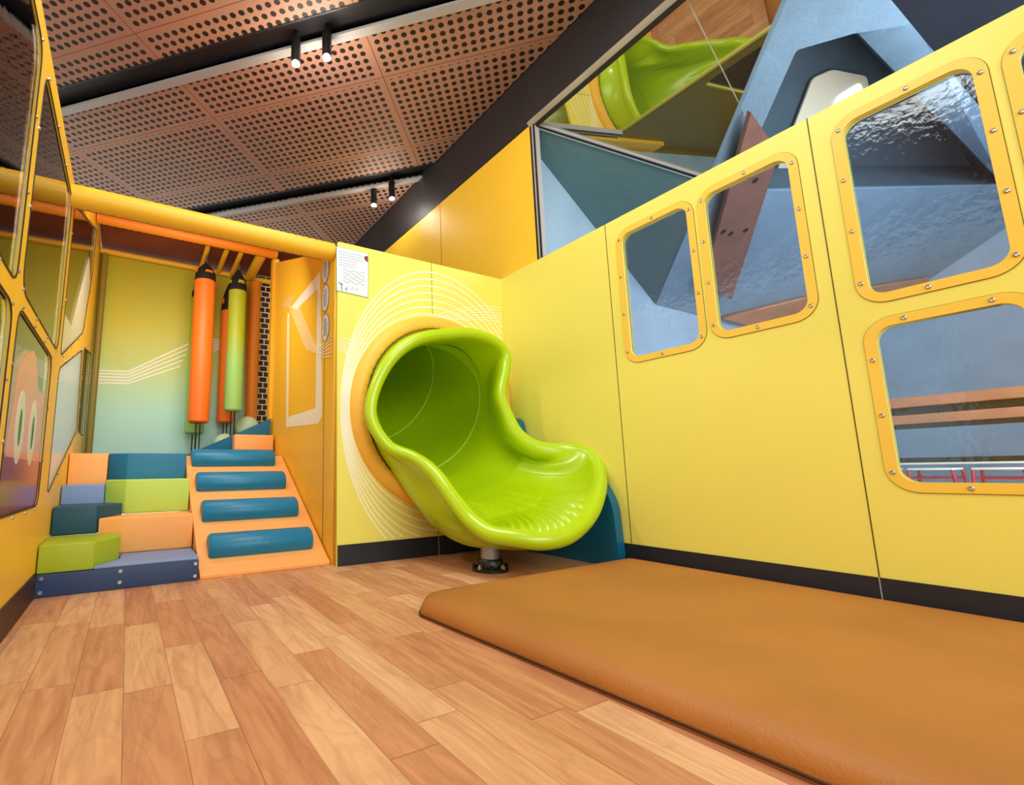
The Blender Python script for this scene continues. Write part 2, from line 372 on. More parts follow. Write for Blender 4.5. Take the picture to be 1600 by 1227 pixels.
# ------------------------------------------------------------------ right play wall
fR=frameM((XR+.015,0,0),(0,-1,0),(0,0,1))     # plate coords (-y, z); normal = -x
def RL(y0,y1,z0,z1,r=.05): return rrect(-y1,-y0,z0,z1,r)
WR=[(1.205,1.562,1.065,1.74,'window_1'),(.79,1.125,1.085,1.738,'window_2'),(.29,.615,1.085,1.755,'window_3'),(.285,.618,.437,.968,'window_4'),(-.13,.2,1.085,1.738,'window_5'),(-.13,.2,.437,.968,'window_6')]
wr=struct(plate('wall_right',[[(-YB,0),(.7,0),(.7,H),(-YB,H)]]+[RL(a,b,c,d_) for a,b,c,d_,_ in WR],.03,fR,'lemon'))
plate('shade_sheet',[[(-YB,0),(.7,0),(.7,H-.002),(-YB,H-.002)]]+[RL(a-.01,b+.01,c-.01,d_+.01) for a,b,c,d_,_ in WR],.006,frameM((XR+.034,0,0),(0,-1,0),(0,0,1)),mat('olive_shade',(128,108,26),.45),wr)  # added sheet, its dark olive puts shade into the wall's outer face
for ys in (1.652,.709,-.25): box('panel_seam',(XR-.0012,XR+.001,ys-.0018,ys+.0018,.12,H),'line',wr)
def bolts(loop,k,fm,parent,nm='bolt',r=.0075):
    pts=[Vector(p) for p in loop]; L=[0]
    for i in range(len(pts)): L.append(L[-1]+(pts[(i+1)%len(pts)]-pts[i]).length)
    tot=L[-1]
    for j in range(k):
        s_=(j+.35)*tot/k; i=max(q for q in range(len(pts)) if L[q]<=s_); t=(s_-L[i])/max(1e-9,L[i+1]-L[i]); q=pts[i].lerp(pts[(i+1)%len(pts)],t)
        bm=bmesh.new(); seg=12; rings=[]
        for rr,hh in ((r,0),(r*.95,.003),(r*.6,.0055)):
            rings.append([bm.verts.new(fm@Vector((q.x+rr*math.cos(2*math.pi*a/seg),q.y+rr*math.sin(2*math.pi*a/seg),hh))) for a in range(seg)])
        for a in range(2):
            for b in range(seg): bm.faces.new((rings[a][b],rings[a][(b+1)%seg],rings[a+1][(b+1)%seg],rings[a+1][b]))
        c0=bm.verts.new(fm@Vector((q.x,q.y,.0035)))
        for b in range(seg): bm.faces.new((rings[2][b],rings[2][(b+1)%seg],c0))
        link(nm,me_from(bm),'steel',parent,smooth=.5)
for y0,y1,z0,z1,nm in WR:
    lp=RL(y0,y1,z0,z1); mid=offset(lp,.016); out=offset(lp,.032)
    w_=struct(plate(nm,[offset(lp,.001)],.004,frameM((XR+.02,0,0),(0,-1,0),(0,0,1)),'pane'))
    plate('window_frame',[out,lp],.006,frameM((XR-.0015,0,0),(0,-1,0),(0,0,1)),'trim',w_)
    plate('gasket',[offset(out,.0015),out],.002,frameM((XR-.001,0,0),(0,-1,0),(0,0,1)),'line',w_)
    bolts(mid,10 if z0>1 else 9,frameM((XR-.0045,0,0),(0,-1,0),(0,0,1)),w_)
struct(box('baseboard_right',(XR-.006,XR,-.7,YB-.006,0,.118),'navybase'))
box('skirting_joint',(XR-.0072,XR-.005,.707,.71,.0,.118),'grey',bpy.data.objects['baseboard_right'])
# ------------------------------------------------------------------ slide wall
fB=frameM((0,YB,0),(1,0,0),(0,0,1))            # normal = -y
XB0=1.003
wb=struct(plate('wall_back',[[(XB0,0),(XR+.03,0),(XR+.03,H),(XB0,H)],[(1.68+.475*math.cos(a*math.pi/24),.875+.475*math.sin(a*math.pi/24)) for a in range(48)]],.03,frameM((0,YB+.015,0),(1,0,0),(0,0,1)),'lemon'))
box('panel_seam',(1.651,1.654,YB-.001,YB+.001,1.47,H),'line',wb); box('panel_seam',(1.651,1.654,YB-.001,YB+.001,.115,.3),'line',wb)
struct(box('baseboard_back',(XB0+.004,XR,YB-.006,YB,0,.11),'navybase'))
box('skirting_joint',(1.651,1.655,YB-.0072,YB-.005,.0,.11),'grey',bpy.data.objects['baseboard_back'])
lines=[]
for k in range(7):
    a=.612+.0098*k; b=.63+.048*k; seg_=[]; cx=1.682+.002*k; cz=.868
    for j in range(241):
        t=math.radians(-70+j*1.5); x=cx+a*math.cos(t)*(1+.02*k*max(0,math.cos(t))); z=cz+b*math.sin(t)
        if XB0+.01<x<XR-.01 and z>.116: seg_.append((x,z))
        else:
            if len(seg_)>2: lines.append(seg_)
            seg_=[]
    if len(seg_)>2: lines.append(seg_)
ribbons('swirl_print',lines,.0085,fB,'white',wb)
lines=[]
for k in range(6):
    lines.append([(1.62+.05*k*(1-t)+t*.615, 1.47+.004*k+ (.16-.024*k)*math.sin(t*1.57)+.0*t) for t in [j/30 for j in range(31)]])
    lines.append([(XB0+.006+.2*t, 1.265-.014*k-.09*math.sin(t*2.2)*(.2+.1*k)) for t in [j/20 for j in range(21)]])
ribbons('wave_print',[[p for p in l if p[0]<XR-.006] for l in lines],.005,fB,'white',wb,lift=.0022)
# ------------------------------------------------------------------ divider wall (amber) with printed house outline
fD=frameM((1.0,0,0),(0,-1,0),(0,0,1))          # coords (-y,z), normal -x
wd=struct(plate('wall_middle',[[(-4.0,.0),(-2.59,.0),(-2.59,1.82),(-4.0,2.30)]],.02,frameM((1.011,0,0),(0,-1,0),(0,0,1)),'amber'))
box('panel_seam',(.999,1.001,2.748,2.752,.1,1.84),'line',wd)
struct(box('trim_21',(.975,1.03,3.985,4.05,.63,2.33),'yellowpad'))
P=lambda x,y:(-onx(x,y,1.0).y,onx(x,y,1.0).z)
sh=[P(500,425),P(503,650),P(498,662),P(447,668),P(449,490),P(452,489),P(450,652),P(493,638),P(496,452),P(463,484),P(455,480)]
plate('house_print',[sh],.0015,fD,'white',wd)
ls=[]
for k in range(6):
    a=Vector(P(452+2.6*k,479-.8*k)); b=Vector(P(480+3.6*k,547+1.5*k)); ls.append([tuple(a.lerp(b,t/8)) for t in range(9)])
    a=Vector(P(497,546+2.6*k)); b=Vector(P(519,524+6.5*k)); ls.append([tuple(a.lerp(b,t/4)) for t in range(5)])
for k in range(4):
    a=Vector(P(441+3*k,480)); b=Vector(P(452+3*k,464)); ls.append([tuple(a.lerp(b,t/4)) for t in range(5)])
ribbons('wave_print',ls,.006,fD,'white',wd,lift=.002)
# ------------------------------------------------------------------ rear mural wall of the tower
fG=frameM((0,4.5,0),(1,0,0),(0,0,1))
wg=struct(box('wall_rear',(-1.8,.96,4.5,4.54,.3,2.33),'mural'))
G=lambda x,y:(ony(x,y,4.5).x,ony(x,y,4.5).z)
ls=[]
for k in range(5):
    ls.append([G(135,578+5*k),G(200,581+4.6*k),G(298-4*k,536+9*k)])
    ls.append([G(322,530+6*k),G(345,532-3*k+6*k),G(370,530+5*k)])
    ls.append([G(88,571+5*k),G(135,578+5*k)])
ls=[[tuple(Vector(l[i]).lerp(Vector(l[i+1]),t/6)) for i in range(len(l)-1) for t in range(7)] for l in ls]
ribbons('wave_print',ls,.012,fG,'white',wg)
ls=[]
for k in range(4): ls.append([G(160+6*k,505-2*k),G(188+4*k,578)])
ribbons('thin_line_print',ls,.004,fG,mat('pale_yellow_print',(214,206,80)),wg)
# dark wall behind the net
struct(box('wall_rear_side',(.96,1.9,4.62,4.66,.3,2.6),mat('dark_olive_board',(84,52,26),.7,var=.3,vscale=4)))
# ------------------------------------------------------------------ left wall with lattice windows
fL=frameM((XL,0,0),(0,1,0),(0,0,1))            # coords (y,z), normal +x
HL=1.895
WLs=[([(.95,1.045),(1.69,1.045),(1.69,1.815),(.95,1.815)],'window_7',.07),([(1.765,1.055),(2.63,1.055),(2.63,1.8),(1.765,1.8)],'window_8',.09),
     ([(1.755,.385),(2.49,.385),(2.49,1.0),(1.755,1.0)],'window_9',.07),([(.95,.385),(1.68,.385),(1.68,.98),(.95,.98)],'window_10',.07),
     ([(2.735,1.06),(3.68,1.42),(4.0,1.95),(4.0,2.28),(2.735,1.84)],'window_11',.05),([(2.735,.42),(3.86,.8),(3.74,1.32),(2.735,1.0)],'window_12',.05),
     ([(3.94,.8),(4.44,.8),(4.44,1.45),(3.84,1.36)],'window_13',.04)]
wl=struct(plate('wall_left',[[(-.6,0),(2.62,0),(4.5,.0),(4.5,2.47),(4.05,2.44),(2.66,HL),(-.6,HL)]]+[rpoly(p_,r_) for p_,_,r_ in WLs],.004,frameM((XL-.002,0,0),(0,1,0),(0,0,1)),'amber'))
for p_,nm,r_ in WLs:
    lp=rpoly(p_,r_)
    w_=struct(plate(nm,[offset(lp,.02)],.004,frameM((XL-.0065,0,0),(0,1,0),(0,0,1)),'acrylic'))
    plate('gasket',[offset(lp,.003),offset(lp,-.003)],.003,frameM((XL+.0005,0,0),(0,1,0),(0,0,1)),'gasket',w_)
    bolts(offset(lp,.012),12,frameM((XL,0,0),(0,1,0),(0,0,1)),w_,r=.006)
def film(w,poly,mt,dx): plate('print_daylight_film',[poly],.0015,frameM((XL-.0095-dx,0,0),(0,1,0),(0,0,1)),mt,bpy.data.objects[w])
F0=-.0052
film('window_12',offset(rpoly([(2.735,.42),(3.86,.8),(3.74,1.32),(2.735,1.0)],.05),.01),mat('pale_blue_daylight',(206,228,250),.2),F0)  # pale blue sheet standing for bright daylight beyond this pane
film('window_11',[(2.75,1.05),(3.69,1.40),(3.95,1.85),(3.7,1.95),(3.1,1.30),(2.75,1.28)],mat('cream_daylight',(226,226,206),.2),F0)  # pale sheet, again in place of daylight through the pane
M['coral']=mat('coral_film',(232,140,100),.2); M['creamf']=mat('pale_film',(226,220,186),.2)
film('window_9',rpoly([(1.80,.52),(2.44,.52),(2.42,.86),(2.28,.80),(2.12,.96),(1.88,.86)],.09),'coral',F0)
film('window_9',[(1.745,.376),(2.5,.376),(2.5,.56),(1.745,.56)],mat('maroon_film',(150,28,56),.15),F0-.0004)
for yy,zz in ((1.98,.66),(2.22,.66)):
    film('window_9',[(yy+.07*math.cos(a*math.pi/16),zz+.12*math.sin(a*math.pi/16)) for a in range(32)],'creamf',F0-.001)
    film('window_9',[(yy+.02*math.cos(a*math.pi/16),zz+.06*math.sin(a*math.pi/16)) for a in range(32)],'leaf',F0-.0018)
struct(box('baseboard_left',(XL,XL+.006,-.6,2.585,0,.105),mat('brown_skirting',(52,24,14),.5)))
# ================================================================== TUBE SLIDE
sl_=thing('tube_slide','lime green tube slide coming out of the round opening in the yellow wall','slide',(1.6,2.0,0))
O=lambda x,y,Y: ony(x,y,Y)
ctrl=[ # px, py, depth y, tube angle, T(x,y,z), L2, L1
 (705,513,2.30, 88,(0,-1,.30),.08,.08),
 (650,522,2.31,105,(-.1,-1,.25),.08,.08),
 (610,550,2.34,125,(-.25,-1,.2),.08,.08),
 (582,595,2.37,147,(-.35,-1,.1),.07,.07),
 (571,640,2.37,168,(-.4,-1,.0),.07,.07),
 (579,673,2.35,182,(-.45,-.9,.1),.08,.08),
 (603,702,2.30,193,(-.5,-.6,.5),.10,.10),
 (640,716,2.22,203,(-.5,-.3,.85),.14,.14),
 (668,738,2.12,212,(-.45,-.15,.9),.18,.2),
 (695,776,2.02,222,(-.42,-.1,.9),.2,.28),
 (724,812,1.93,232,(-.4,-.15,.88),.2,.35),
 (760,841,1.83,245,(-.32,-.7,.4),.2,.42),
 (805,855,1.75,258,(-.12,-.95,-.2),.22,.46),
 (850,859,1.69,270,(0,-.88,-.5),.22,.48),
 (895,847,1.66,283,(.12,-.95,-.35),.22,.46),
 (930,812,1.67,295,(.34,-.8,.05),.2,.42),
 (947,768,1.72,306,(.44,-.4,.7),.2,.38),
 (943,730,1.80,316,(.4,-.05,.9),.2,.32),
 (922,709,1.90,325,(.35,0,.92),.2,.26),
 (885,702,2.02,333,(.35,0,.92),.2,.2),
 (842,697,2.12,342,(.45,-.15,.85),.16,.16),
 (814,678,2.19,350,(.5,-.4,.6),.12,.12),
 (797,645,2.25,358,(.45,-.7,.35),.09,.09),
 (789,618,2.28,366,(.4,-.9,.2),.08,.08),
 (795,585,2.29,378,(.35,-.95,.15),.08,.08),
 (796,555,2.30,392,(.3,-.95,.15),.08,.08),
 (779,530,2.30,412,(.2,-1,.25),.08,.08),
 (745,515,2.30,432,(.1,-1,.3),.08,.08)]
ROLL=.034; ROLL0=.034
rows=[]
for (x,y,Y,an,T,l2,l1) in ctrl:
    p=O(x,y,Y); rows.append([p.x,p.y,p.z,math.cos(math.radians(an)),math.sin(math.radians(an)),*Vector(T).normalized(),l2,l1])
NU=900; cu=catmull(rows,NU)
RT,CT=.43,Vector((1.68,2.6,.875))
RO,CO=.51,Vector((1.68,2.52,.872))
rim=[Vector(c[:3]) for c in cu]
cen=sum(rim,Vector())/NU
prof=[]; NI,NA,NOO=44,9,16
amp=lambda an,a,b: max(0,min(1,(an-a)/6))*max(0,min(1,(b-an)/6))
for k in range(NU):
    c=cu[k]; sil=rim[k]; tan=(rim[(k+1)%NU]-rim[k-1]).normalized(); T=Vector(c[5:8]).normalized(); T=(T-T.dot(tan)*tan).normalized()
    N=T.cross(tan)
    if N.dot(sil-Vector((1.62,sil.y+.05,max(.55,sil.z*.6+.35))))<0: N=-N
    N.normalize(); l2,l1=c[8],c[9]
    A=Vector((c[3],0,c[4])).normalized(); an=math.degrees(math.atan2(A.z,A.x))%360
    w3=max(0,min(1,(an-205)/25))*max(0,min(1,(350-an)/25)); ROLL=ROLL0+.009*w3
    P3=sil-N*(1.85*ROLL)-T*(ROLL*.4); P0=CT+A*RT
    P1=P0+Vector((0,-1,-.35*max(0,-A.z)))*l1; P2=P3-T*l2; P2.z=max(P2.z,.115)
    pts=[]
    for j in range(NI):
        t=j/(NI-1); q=bez(P0,P1,P2,P3,t)
        w1=amp(an,243,303)
        if w1>0 and t>.32:
            if t>.66: q=q-N*(.021*w1*max(0,math.sin(min(1,(t-.66)/.33)*math.pi))**.5*(.5+.5*math.cos((an-243)/60*2*math.pi*14))**.8)
            else: q=q-N*(.007*w1*min(1,(t-.32)/.06)*min(1,(.66-t)/.03)*(.5+.5*math.cos((an-243)/60*2*math.pi*9)))
        pts.append(q)
    for j in range(1,NA+1):
        th=math.pi*j/NA; pts.append(P3+N*ROLL+(-N*math.cos(th)+T*math.sin(th))*ROLL)
    P3o=P3+N*2*ROLL; P0o=CO+A*RO; N2=(P2-Vector((1.66,P2.y,.75))); N2.y=0; N2.normalize()
    P2o=P2+N2*.05-N*(.01+.055*w3); P2o.z=max(P2o.z,.085); w2=max(0,min(1,(an-222)/22))*max(0,min(1,(325-an)/22)); P2o=P2o.lerp(Vector((P2o.x,1.98,.07)),w2); P1o=P0o+Vector((0,-1,-.3*max(0,-A.z)))*max(.05,l1*.7); P1o=P1o.lerp(Vector((P1o.x,2.36,.075)),w2)
    for j in range(1,NOO+1): pts.append(bez(P3o,P2o,P1o,P0o,j/NOO))
    prof.append(pts)
bm=bmesh.new(); G_=[[bm.verts.new(p) for p in pr] for pr in prof]; NP=len(prof[0])
for i in range(NU):
    for j in range(NP-1): bm.faces.new((G_[i][j],G_[(i+1)%NU][j],G_[(i+1)%NU][j+1],G_[i][j+1]))
me=me_from(bm); link('slide_chute',me,'green',sl_,smooth=3.2)
# tube behind the opening, curving left and up
path=[CT,Vector((1.672,2.74,.93)),Vector((1.65,2.93,1.02)),Vector((1.61,3.12,1.12)),Vector((1.56,3.29,1.24)),Vector((1.51,3.44,1.37)),Vector((1.49,3.57,1.52)),Vector((1.48,3.66,1.7))]
_p=[path[0]*2-path[1]]+path+[path[-1]*2-path[-2]]
path=[]
for i in range(1,len(_p)-2):
    for k in range(7):
        t=k/7; a,b,c,d_=_p[i-1],_p[i],_p[i+1],_p[i+2]; path.append(.5*((2*b)+(c-a)*t+(2*a-5*b+4*c-d_)*t*t+(3*b-a-3*c+d_)*t**3))
def circ(c,t,r,n_=48,A0=None):
    t=t.normalized(); z=Vector((0,0,1)); u_=z-z.dot(t)*t; u_.normalize(); s_=t.cross(u_); s_.normalize()
    return [c+r*(math.cos(2*math.pi*k/n_)*s_+math.sin(2*math.pi*k/n_)*u_) for k in range(n_)]
bm=bmesh.new(); rg=[]
for i in range(0,len(path)-1):
    t=(path[i+1]-path[max(i-1,0)]); t=Vector((0,1,.0)) if i==0 else t
    rg.append([bm.verts.new(p) for p in circ(path[i],t,RT+.002)])
for i in range(len(rg)-1):
    for k in range(48): bm.faces.new((rg[i][k],rg[i][(k+1)%48],rg[i+1][(k+1)%48],rg[i+1][k]))
bm.faces.new(rg[-1])
link('tube',me_from(bm),'green',sl_,smooth=1)
for i in (3,20):
    t=path[i+1]-path[i-1]; tube('tube_joint',circ(path[i],t,RT-.001,64),.0035,'greenline',sl_,8,closed=True)
# padded collar with pleats
bm=bmesh.new(); NC=240; rings=[]
for k in range(NC):
    a=2*math.pi*k/NC; A=Vector((math.cos(a),0,math.sin(a))); row=[]
    pl=.0022*math.cos(k*2*math.pi/4)
    for rr,yy in ((.605,0),(.603,-.02),(.59,-.04),(.565,-.052),(.54,-.052+pl),(.52,-.04+pl*1.5),(.508,-.02),(.5,0)):
        q_=Vector((1.683,YB,.872))+A*rr+Vector((0,yy,0)); q_.x=min(q_.x,XR-.004); row.append(bm.verts.new(q_))
    rings.append(row)
for k in range(NC):
    for j in range(7): bm.faces.new((rings[k][j],rings[(k+1)%NC][j],rings[(k+1)%NC][j+1],rings[k][j+1]))
link('collar',me_from(bm),'collar',sl_,smooth=3.2)
tube('collar_lacing',[Vector((1.683,YB-.045,.872))+Vector((math.cos(a),0,math.sin(a)))*(.519+.003*math.cos(a*90)) for a in [2*math.pi*k/240 for k in range(240)]],.0022,'gasket',sl_,6,closed=True)
# support pole
PB=Vector((1.62,2.01,0))
pole=tube('support_pole',[PB+Vector((0,0,.03)),PB+Vector((0,0,.15))],.047,'zinc',sl_,32)
def lathe(name,prof_,loc,mt,parent=None,seg=40,axis=None,smooth=.6):
    bm=bmesh.new(); rg=[]
    for r_,z_ in prof_: rg.append([bm.verts.new(Vector(loc)+Vector((r_*math.cos(2*math.pi*k/seg),r_*math.sin(2*math.pi*k/seg),z_))) for k in range(seg)])
    for i in range(len(rg)-1):
        for k in range(seg): bm.faces.new((rg[i][k],rg[i][(k+1)%seg],rg[i+1][(k+1)%seg],rg[i+1][k]))
    bm.faces.new(rg[0][::-1]); bm.faces.new(rg[-1]); return link(name,me_from(bm),mt,parent,smooth=smooth)
fln=lathe('base_flange',[(.092,0),(.092,.012),(.086,.018),(.066,.024),(.064,.05),(.058,.058),(.05,.06)],PB,'black',sl_)
for k in range(8):
    a=2*math.pi*k/8+.2; lathe('bolt',[(.012,.014),(.012,.028),(.007,.03),(.007,.036)],PB+Vector((.079*math.cos(a),.079*math.sin(a),0)),'black' if k%2 else 'steel',fln,6)
# ================================================================== blue foam guard against the right wall
bm=bmesh.new()
pr=rpoly([(2.53,.0),(2.53,.835),(2.375,.835),(2.335,.66),(2.1,.5),(1.80,.475),(1.70,.33),(1.685,0)],.07,10)
pr=[(y,max(0.0,z)) for y,z in pr]
g=prism('foam_guard',[(XR-.062,y,z) for y,z in pr],(.055,0,0),'bluepad',bev=.006)
tag(g,'tall teal blue foam guard pad with curved top behind the slide, against the right wall','foam pad')
# ================================================================== floor mat
bm=bmesh.new()
pts=[(.912,1.53),(.995,1.635),(1.4,1.65),(2.225,1.67),(2.225,-1.0),(1.06,-1.0)]
def inset(pts,d_):
    n_=len(pts); out=[]; A=sum(pts[i][0]*pts[(i+1)%n_][1]-pts[(i+1)%n_][0]*pts[i][1] for i in range(n_)); sg=1 if A>0 else -1
    for i in range(n_):
        p=Vector(pts[i]); a=(p-Vector(pts[i-1])).normalized(); b=(Vector(pts[(i+1)%n_])-p).normalized()
        na=Vector((-a.y,a.x))*sg; nb=Vector((-b.y,b.x))*sg; m_=(na+nb).normalized(); out.append(tuple(p+m_*(d_/max(.3,m_.dot(na)))))
    return out
lay=[(0,.0),(0,.016),(.004,.028),(.012,.040),(.026,.051),(.048,.060),(.085,.066),(.14,.069)]
lp=rpoly(pts,.03,6)
rg=[]
for o_,z in lay: rg.append([bm.verts.new((x,y,z)) for x,y in rpoly(inset(pts,o_),.03,6)])
for i in range(len(rg)-1):
    for k in range(len(lp)): bm.faces.new((rg[i][k],rg[i][(k+1)%len(lp)],rg[i+1][(k+1)%len(lp)],rg[i+1][k]))
bm.faces.new(rg[-1]); bm.faces.new(rg[0][::-1])
mt_=thing('floor_mat','large brown padded floor mat lying along the right wall','mat',(1.5,.3,0))
link('cushion',me_from(bm),'leather',mt_,smooth=.9)
tube('piping',[(x,y,.008) for x,y in rpoly(inset(pts,-.002),.03,6)],.003,mat('dark_piping',(60,28,16),.6),mt_,8,closed=True)
# ================================================================== steps
GS='stacked foam step blocks beside the left wall'
def step(name,pts,z0,z1,mt,label,bev=.006):
    g=prism(name,[(x,y,z0) for x,y in pts],(0,0,z1-z0),mt,bev=bev); tag(g,label,'foam step',GS); return g
XS=XL+.004
base=thing('foam_step','low navy front step with screwed vinyl face and slate blue top','foam step',(0,2.6,0),GS)
prism('step_body',[(XS,2.6,0),(.325,2.6,0),(.325,2.955,0),(XS,2.955,0)],(0,0,.094),'v_navy',base,bev=.004)
prism('top_pad',[(-.106,2.6,.0945),(.325,2.6,.0945),(.325,2.932,.0945),(-.003,2.932,.0945),(-.003,2.76,.0945)],(0,0,.0145),'v_slate',base,bev=.005)
for x in (XS+.02,.0,.31):
    for z in (.022,.078):
        if x==.0 and z==.022: z=.03
        hull_cyl('bolt',(x,2.6,z),(0,-1,0),.008,.004,'steel',base,12)
step('foam_step',[(XS,2.603),(-.107,2.603),(-.012,2.755),(-.012,2.93),(-.12,2.95),(XS,2.95)],.096,.214,'v_olive','olive green foam block at the left end, resting on the low navy step')
step('foam_step',[(-.010,2.938),(.328,2.938),(.328,3.2),(-.004,3.2),(-.004,3.145),(-.113,2.958)],.1095,.287,'v_orange','orange foam block right above the slate blue top, below the light green block')
step('foam_step',[(XS,2.957),(-.121,2.957),(-.012,3.138),(-.08,3.24),(XS,3.24)],.215,.351,'v_teal','dark teal foam block on the left, behind the olive green block')
step('foam_step',[(-.004,3.204),(.328,3.204),(.328,3.49),(-.1,3.49),(-.104,3.28)],.288,.476,'v_green','light green foam block right behind the orange block')
step('foam_step',[(XS,3.246),(-.106,3.246),(-.106,3.49),(XS,3.49)],.25,.452,'v_slate','slate blue foam block squeezed against the left wall beside the light green block')
step('foam_step',[(-.006,3.5),(.331,3.5),(.331,3.75),(-.106,3.75),(-.106,3.57)],.3,.637,'v_blue','petrol blue foam block topmost of the stack, next to the ramp')
step('foam_step',[(XS,3.5),(-.109,3.5),(-.109,3.75),(XS,3.75)],.3,.635,'v_orange','orange foam block topmost of the stack, against the left wall')
# deck of the tower
tag(box('play_deck',(XS,.99,3.755,4.495,.5,.632),'v_teal'),'raised padded deck behind the steps, below the hanging bags','platform')
# ramp with four rung pads
rp=thing('climbing_ramp','orange foam climbing ramp with teal rung pads beside the amber wall','ramp',(.66,2.6,0))
side=[(2.605,0),(2.605,.02),(2.66,.045),(3.62,.625),(3.75,.625),(3.75,0)]
prism('ramp_body',[(.333,y,z) for y,z in side],(.66,0,0),'v_orange',rp,bev=.004)
dy,dz=3.62-2.66,.58; Ls=math.hypot(dy,dz); ey,ez=dy/Ls,dz/Ls; ny,nz=-ez,ey
for k,(yc,xa,xb) in enumerate(((2.772,.385,.93),(3.035,.378,.925),(3.30,.372,.92),(3.555,.365,.91))):
    zc=.045+(yc-2.66)*dz/dy
    # flattened half-round pad across the ramp
    bm=bmesh.new(); ns=14; prof_=[]
    for j in range(ns+1):
        a=math.pi*j/ns; lx=-.072*math.cos(a); h=.082*math.sin(a)**.75
        prof_.append((yc+ey*lx+ny*h, zc+ez*lx+nz*h))
    rg=[]
    for x,sc in ((xa,.88),(xa+.012,1),(xb-.012,1),(xb,.88)):
        rg.append([bm.verts.new((x,yc+(y-yc)*sc,zc+(z-zc)*sc)) for y,z in prof_])
    for i in range(3):
        for j in range(ns): bm.faces.new((rg[i][j],rg[i][j+1],rg[i+1][j+1],rg[i+1][j]))
        bm.faces.new((rg[i][0],rg[i+1][0],rg[i+1][-1],rg[i][-1]))
    bm.faces.new(rg[0]); bm.faces.new(rg[-1][::-1])
    link('rung_pad',me_from(bm),'blue',rp,smooth=.7)
# blue wedge and orange block on the deck
q=lambda x,y,Y:ony(x,y,Y)
a=q(287,708,3.95); b=q(423,655,3.95)
tag(prism('foam_wedge',[(a.x,3.95,.634),(.985,3.95,.634),(.985,3.95,b.z+.01),(b.x,3.95,b.z)],(0,.06,0),'v_blue',bev=.005),'petrol blue foam wedge rising to the right on the deck behind the ramp','foam wedge')
a=q(366,683,3.86)
tag(box('foam_block',(a.x,.985,3.84,3.945,.634,q(420,680,3.84).z),'v_orange',bev=.008),'small orange foam block in front of the blue wedge at the top of the ramp','foam block')
for (x,y) in ((351,690),(386,663)):
    c=ony(x,y,4.26); bm=bmesh.new(); bmesh.ops.create_uvsphere(bm,u_segments=24,v_segments=16,radius=.095)
    for v_ in bm.verts: v_.co.y*=.7; v_.co=v_.co+Vector((c.x,4.24,c.z-.03))
    tag(link('foam_ball',me_from(bm),'mint',smooth=3.2),'pale mint foam ball behind the wedge, '+('near the orange bag' if x<360 else 'near the climbing net'),'ball','mint foam balls')
# ================================================================== tower tubes
def padded(name,a,b,r,mt,label,group,lace=True):
    t=thing(name,label,'padded rail',tuple((Vector(a)+Vector(b))/2),group); a=Vector(a); b=Vector(b)
    n_=40; tube('padding',[a.lerp(b,i/n_) for i in range(n_+1)],r,mt,t,24)
    if lace:
        bm=bmesh.new(); d_=(b-a); L=d_.length; d_.normalize()
        up_=Vector((0,.35,-1)).normalized() if abs(d_.x)>.5 else Vector((-1,0,0))
        sd=d_.cross(up_).normalized()
        zz=[a+d_*(.025*i+.02)+up_*(r*1.0)+sd*(.01 if i%2 else -.01) for i in range(int((L-.04)/.025))]
        tube_bm(bm,zz,.0018,6)
        link('lacing',me_from(bm),'gasket',t)
    return t
GR='padded rails of the climbing tower'
padded('padded_rail',(XL+.0,2.62,1.815),(XB0-.005,2.62,1.815),.055,'yellowpad','bright yellow padded rail along the top front of the tower',GR)
padded('padded_rail',(XL+.005,3.9,2.34),(.985,3.9,2.335),.046,'amberpad','orange amber padded rail halfway back under the tower roof',GR)
padded('padded_rail',(XL+.005,4.46,2.32),(1.3,4.46,2.30),.024,'yellowpad','thin yellow rail on top of the rear mural wall',GR,False)
tag(prism('roof_pad',[(XL+.01,2.66,1.835),(XL+.01,3.88,2.37),(XL+.01,3.88,2.40),(XL+.01,2.66,1.865)],(1.29,0,0),'orangepad'),'deep orange padded sloping roof between the two front rails','roof panel')
tag(box('roof_board',(XL+.01,1.6,3.93,5.1,2.375,2.40),'darkred'),'dark red brown roof board above the hanging bags','roof panel')
for k,x in enumerate((.455,.60,.715,.875)):
    r_=(.02,.02,.02,.042)[k]
    tag(tube('cross_rail',[(x,3.948,2.335),(x,4.435,2.305)],r_,'yellowpad',seg=20),('thick' if k==3 else 'thin')+' yellow cross rail under the tower roof, '+('leftmost, holding the orange bag','second from the left','third from the left, holding the green bag','rightmost, above the padded post')[k],'rail','cross rails under the tower roof')
def post(name,x,y,z0,z1,r,mt,label):
    t=thing(name,label,'padded post',(x,y,z0)); tube('padding',[(x,y,z0+(z1-z0)*i/10) for i in range(11)],r,mt,t,24); return t
post('padded_post',.925,4.42,.634,2.25,.052,'amberpad','amber padded post at the right end of the mural, beside the climbing net')
post('padded_post',XL+.04,4.45,.634,2.29,.024,mat('olive_pad',(140,124,40),.5),'olive yellow post in the left rear corner of the tower')
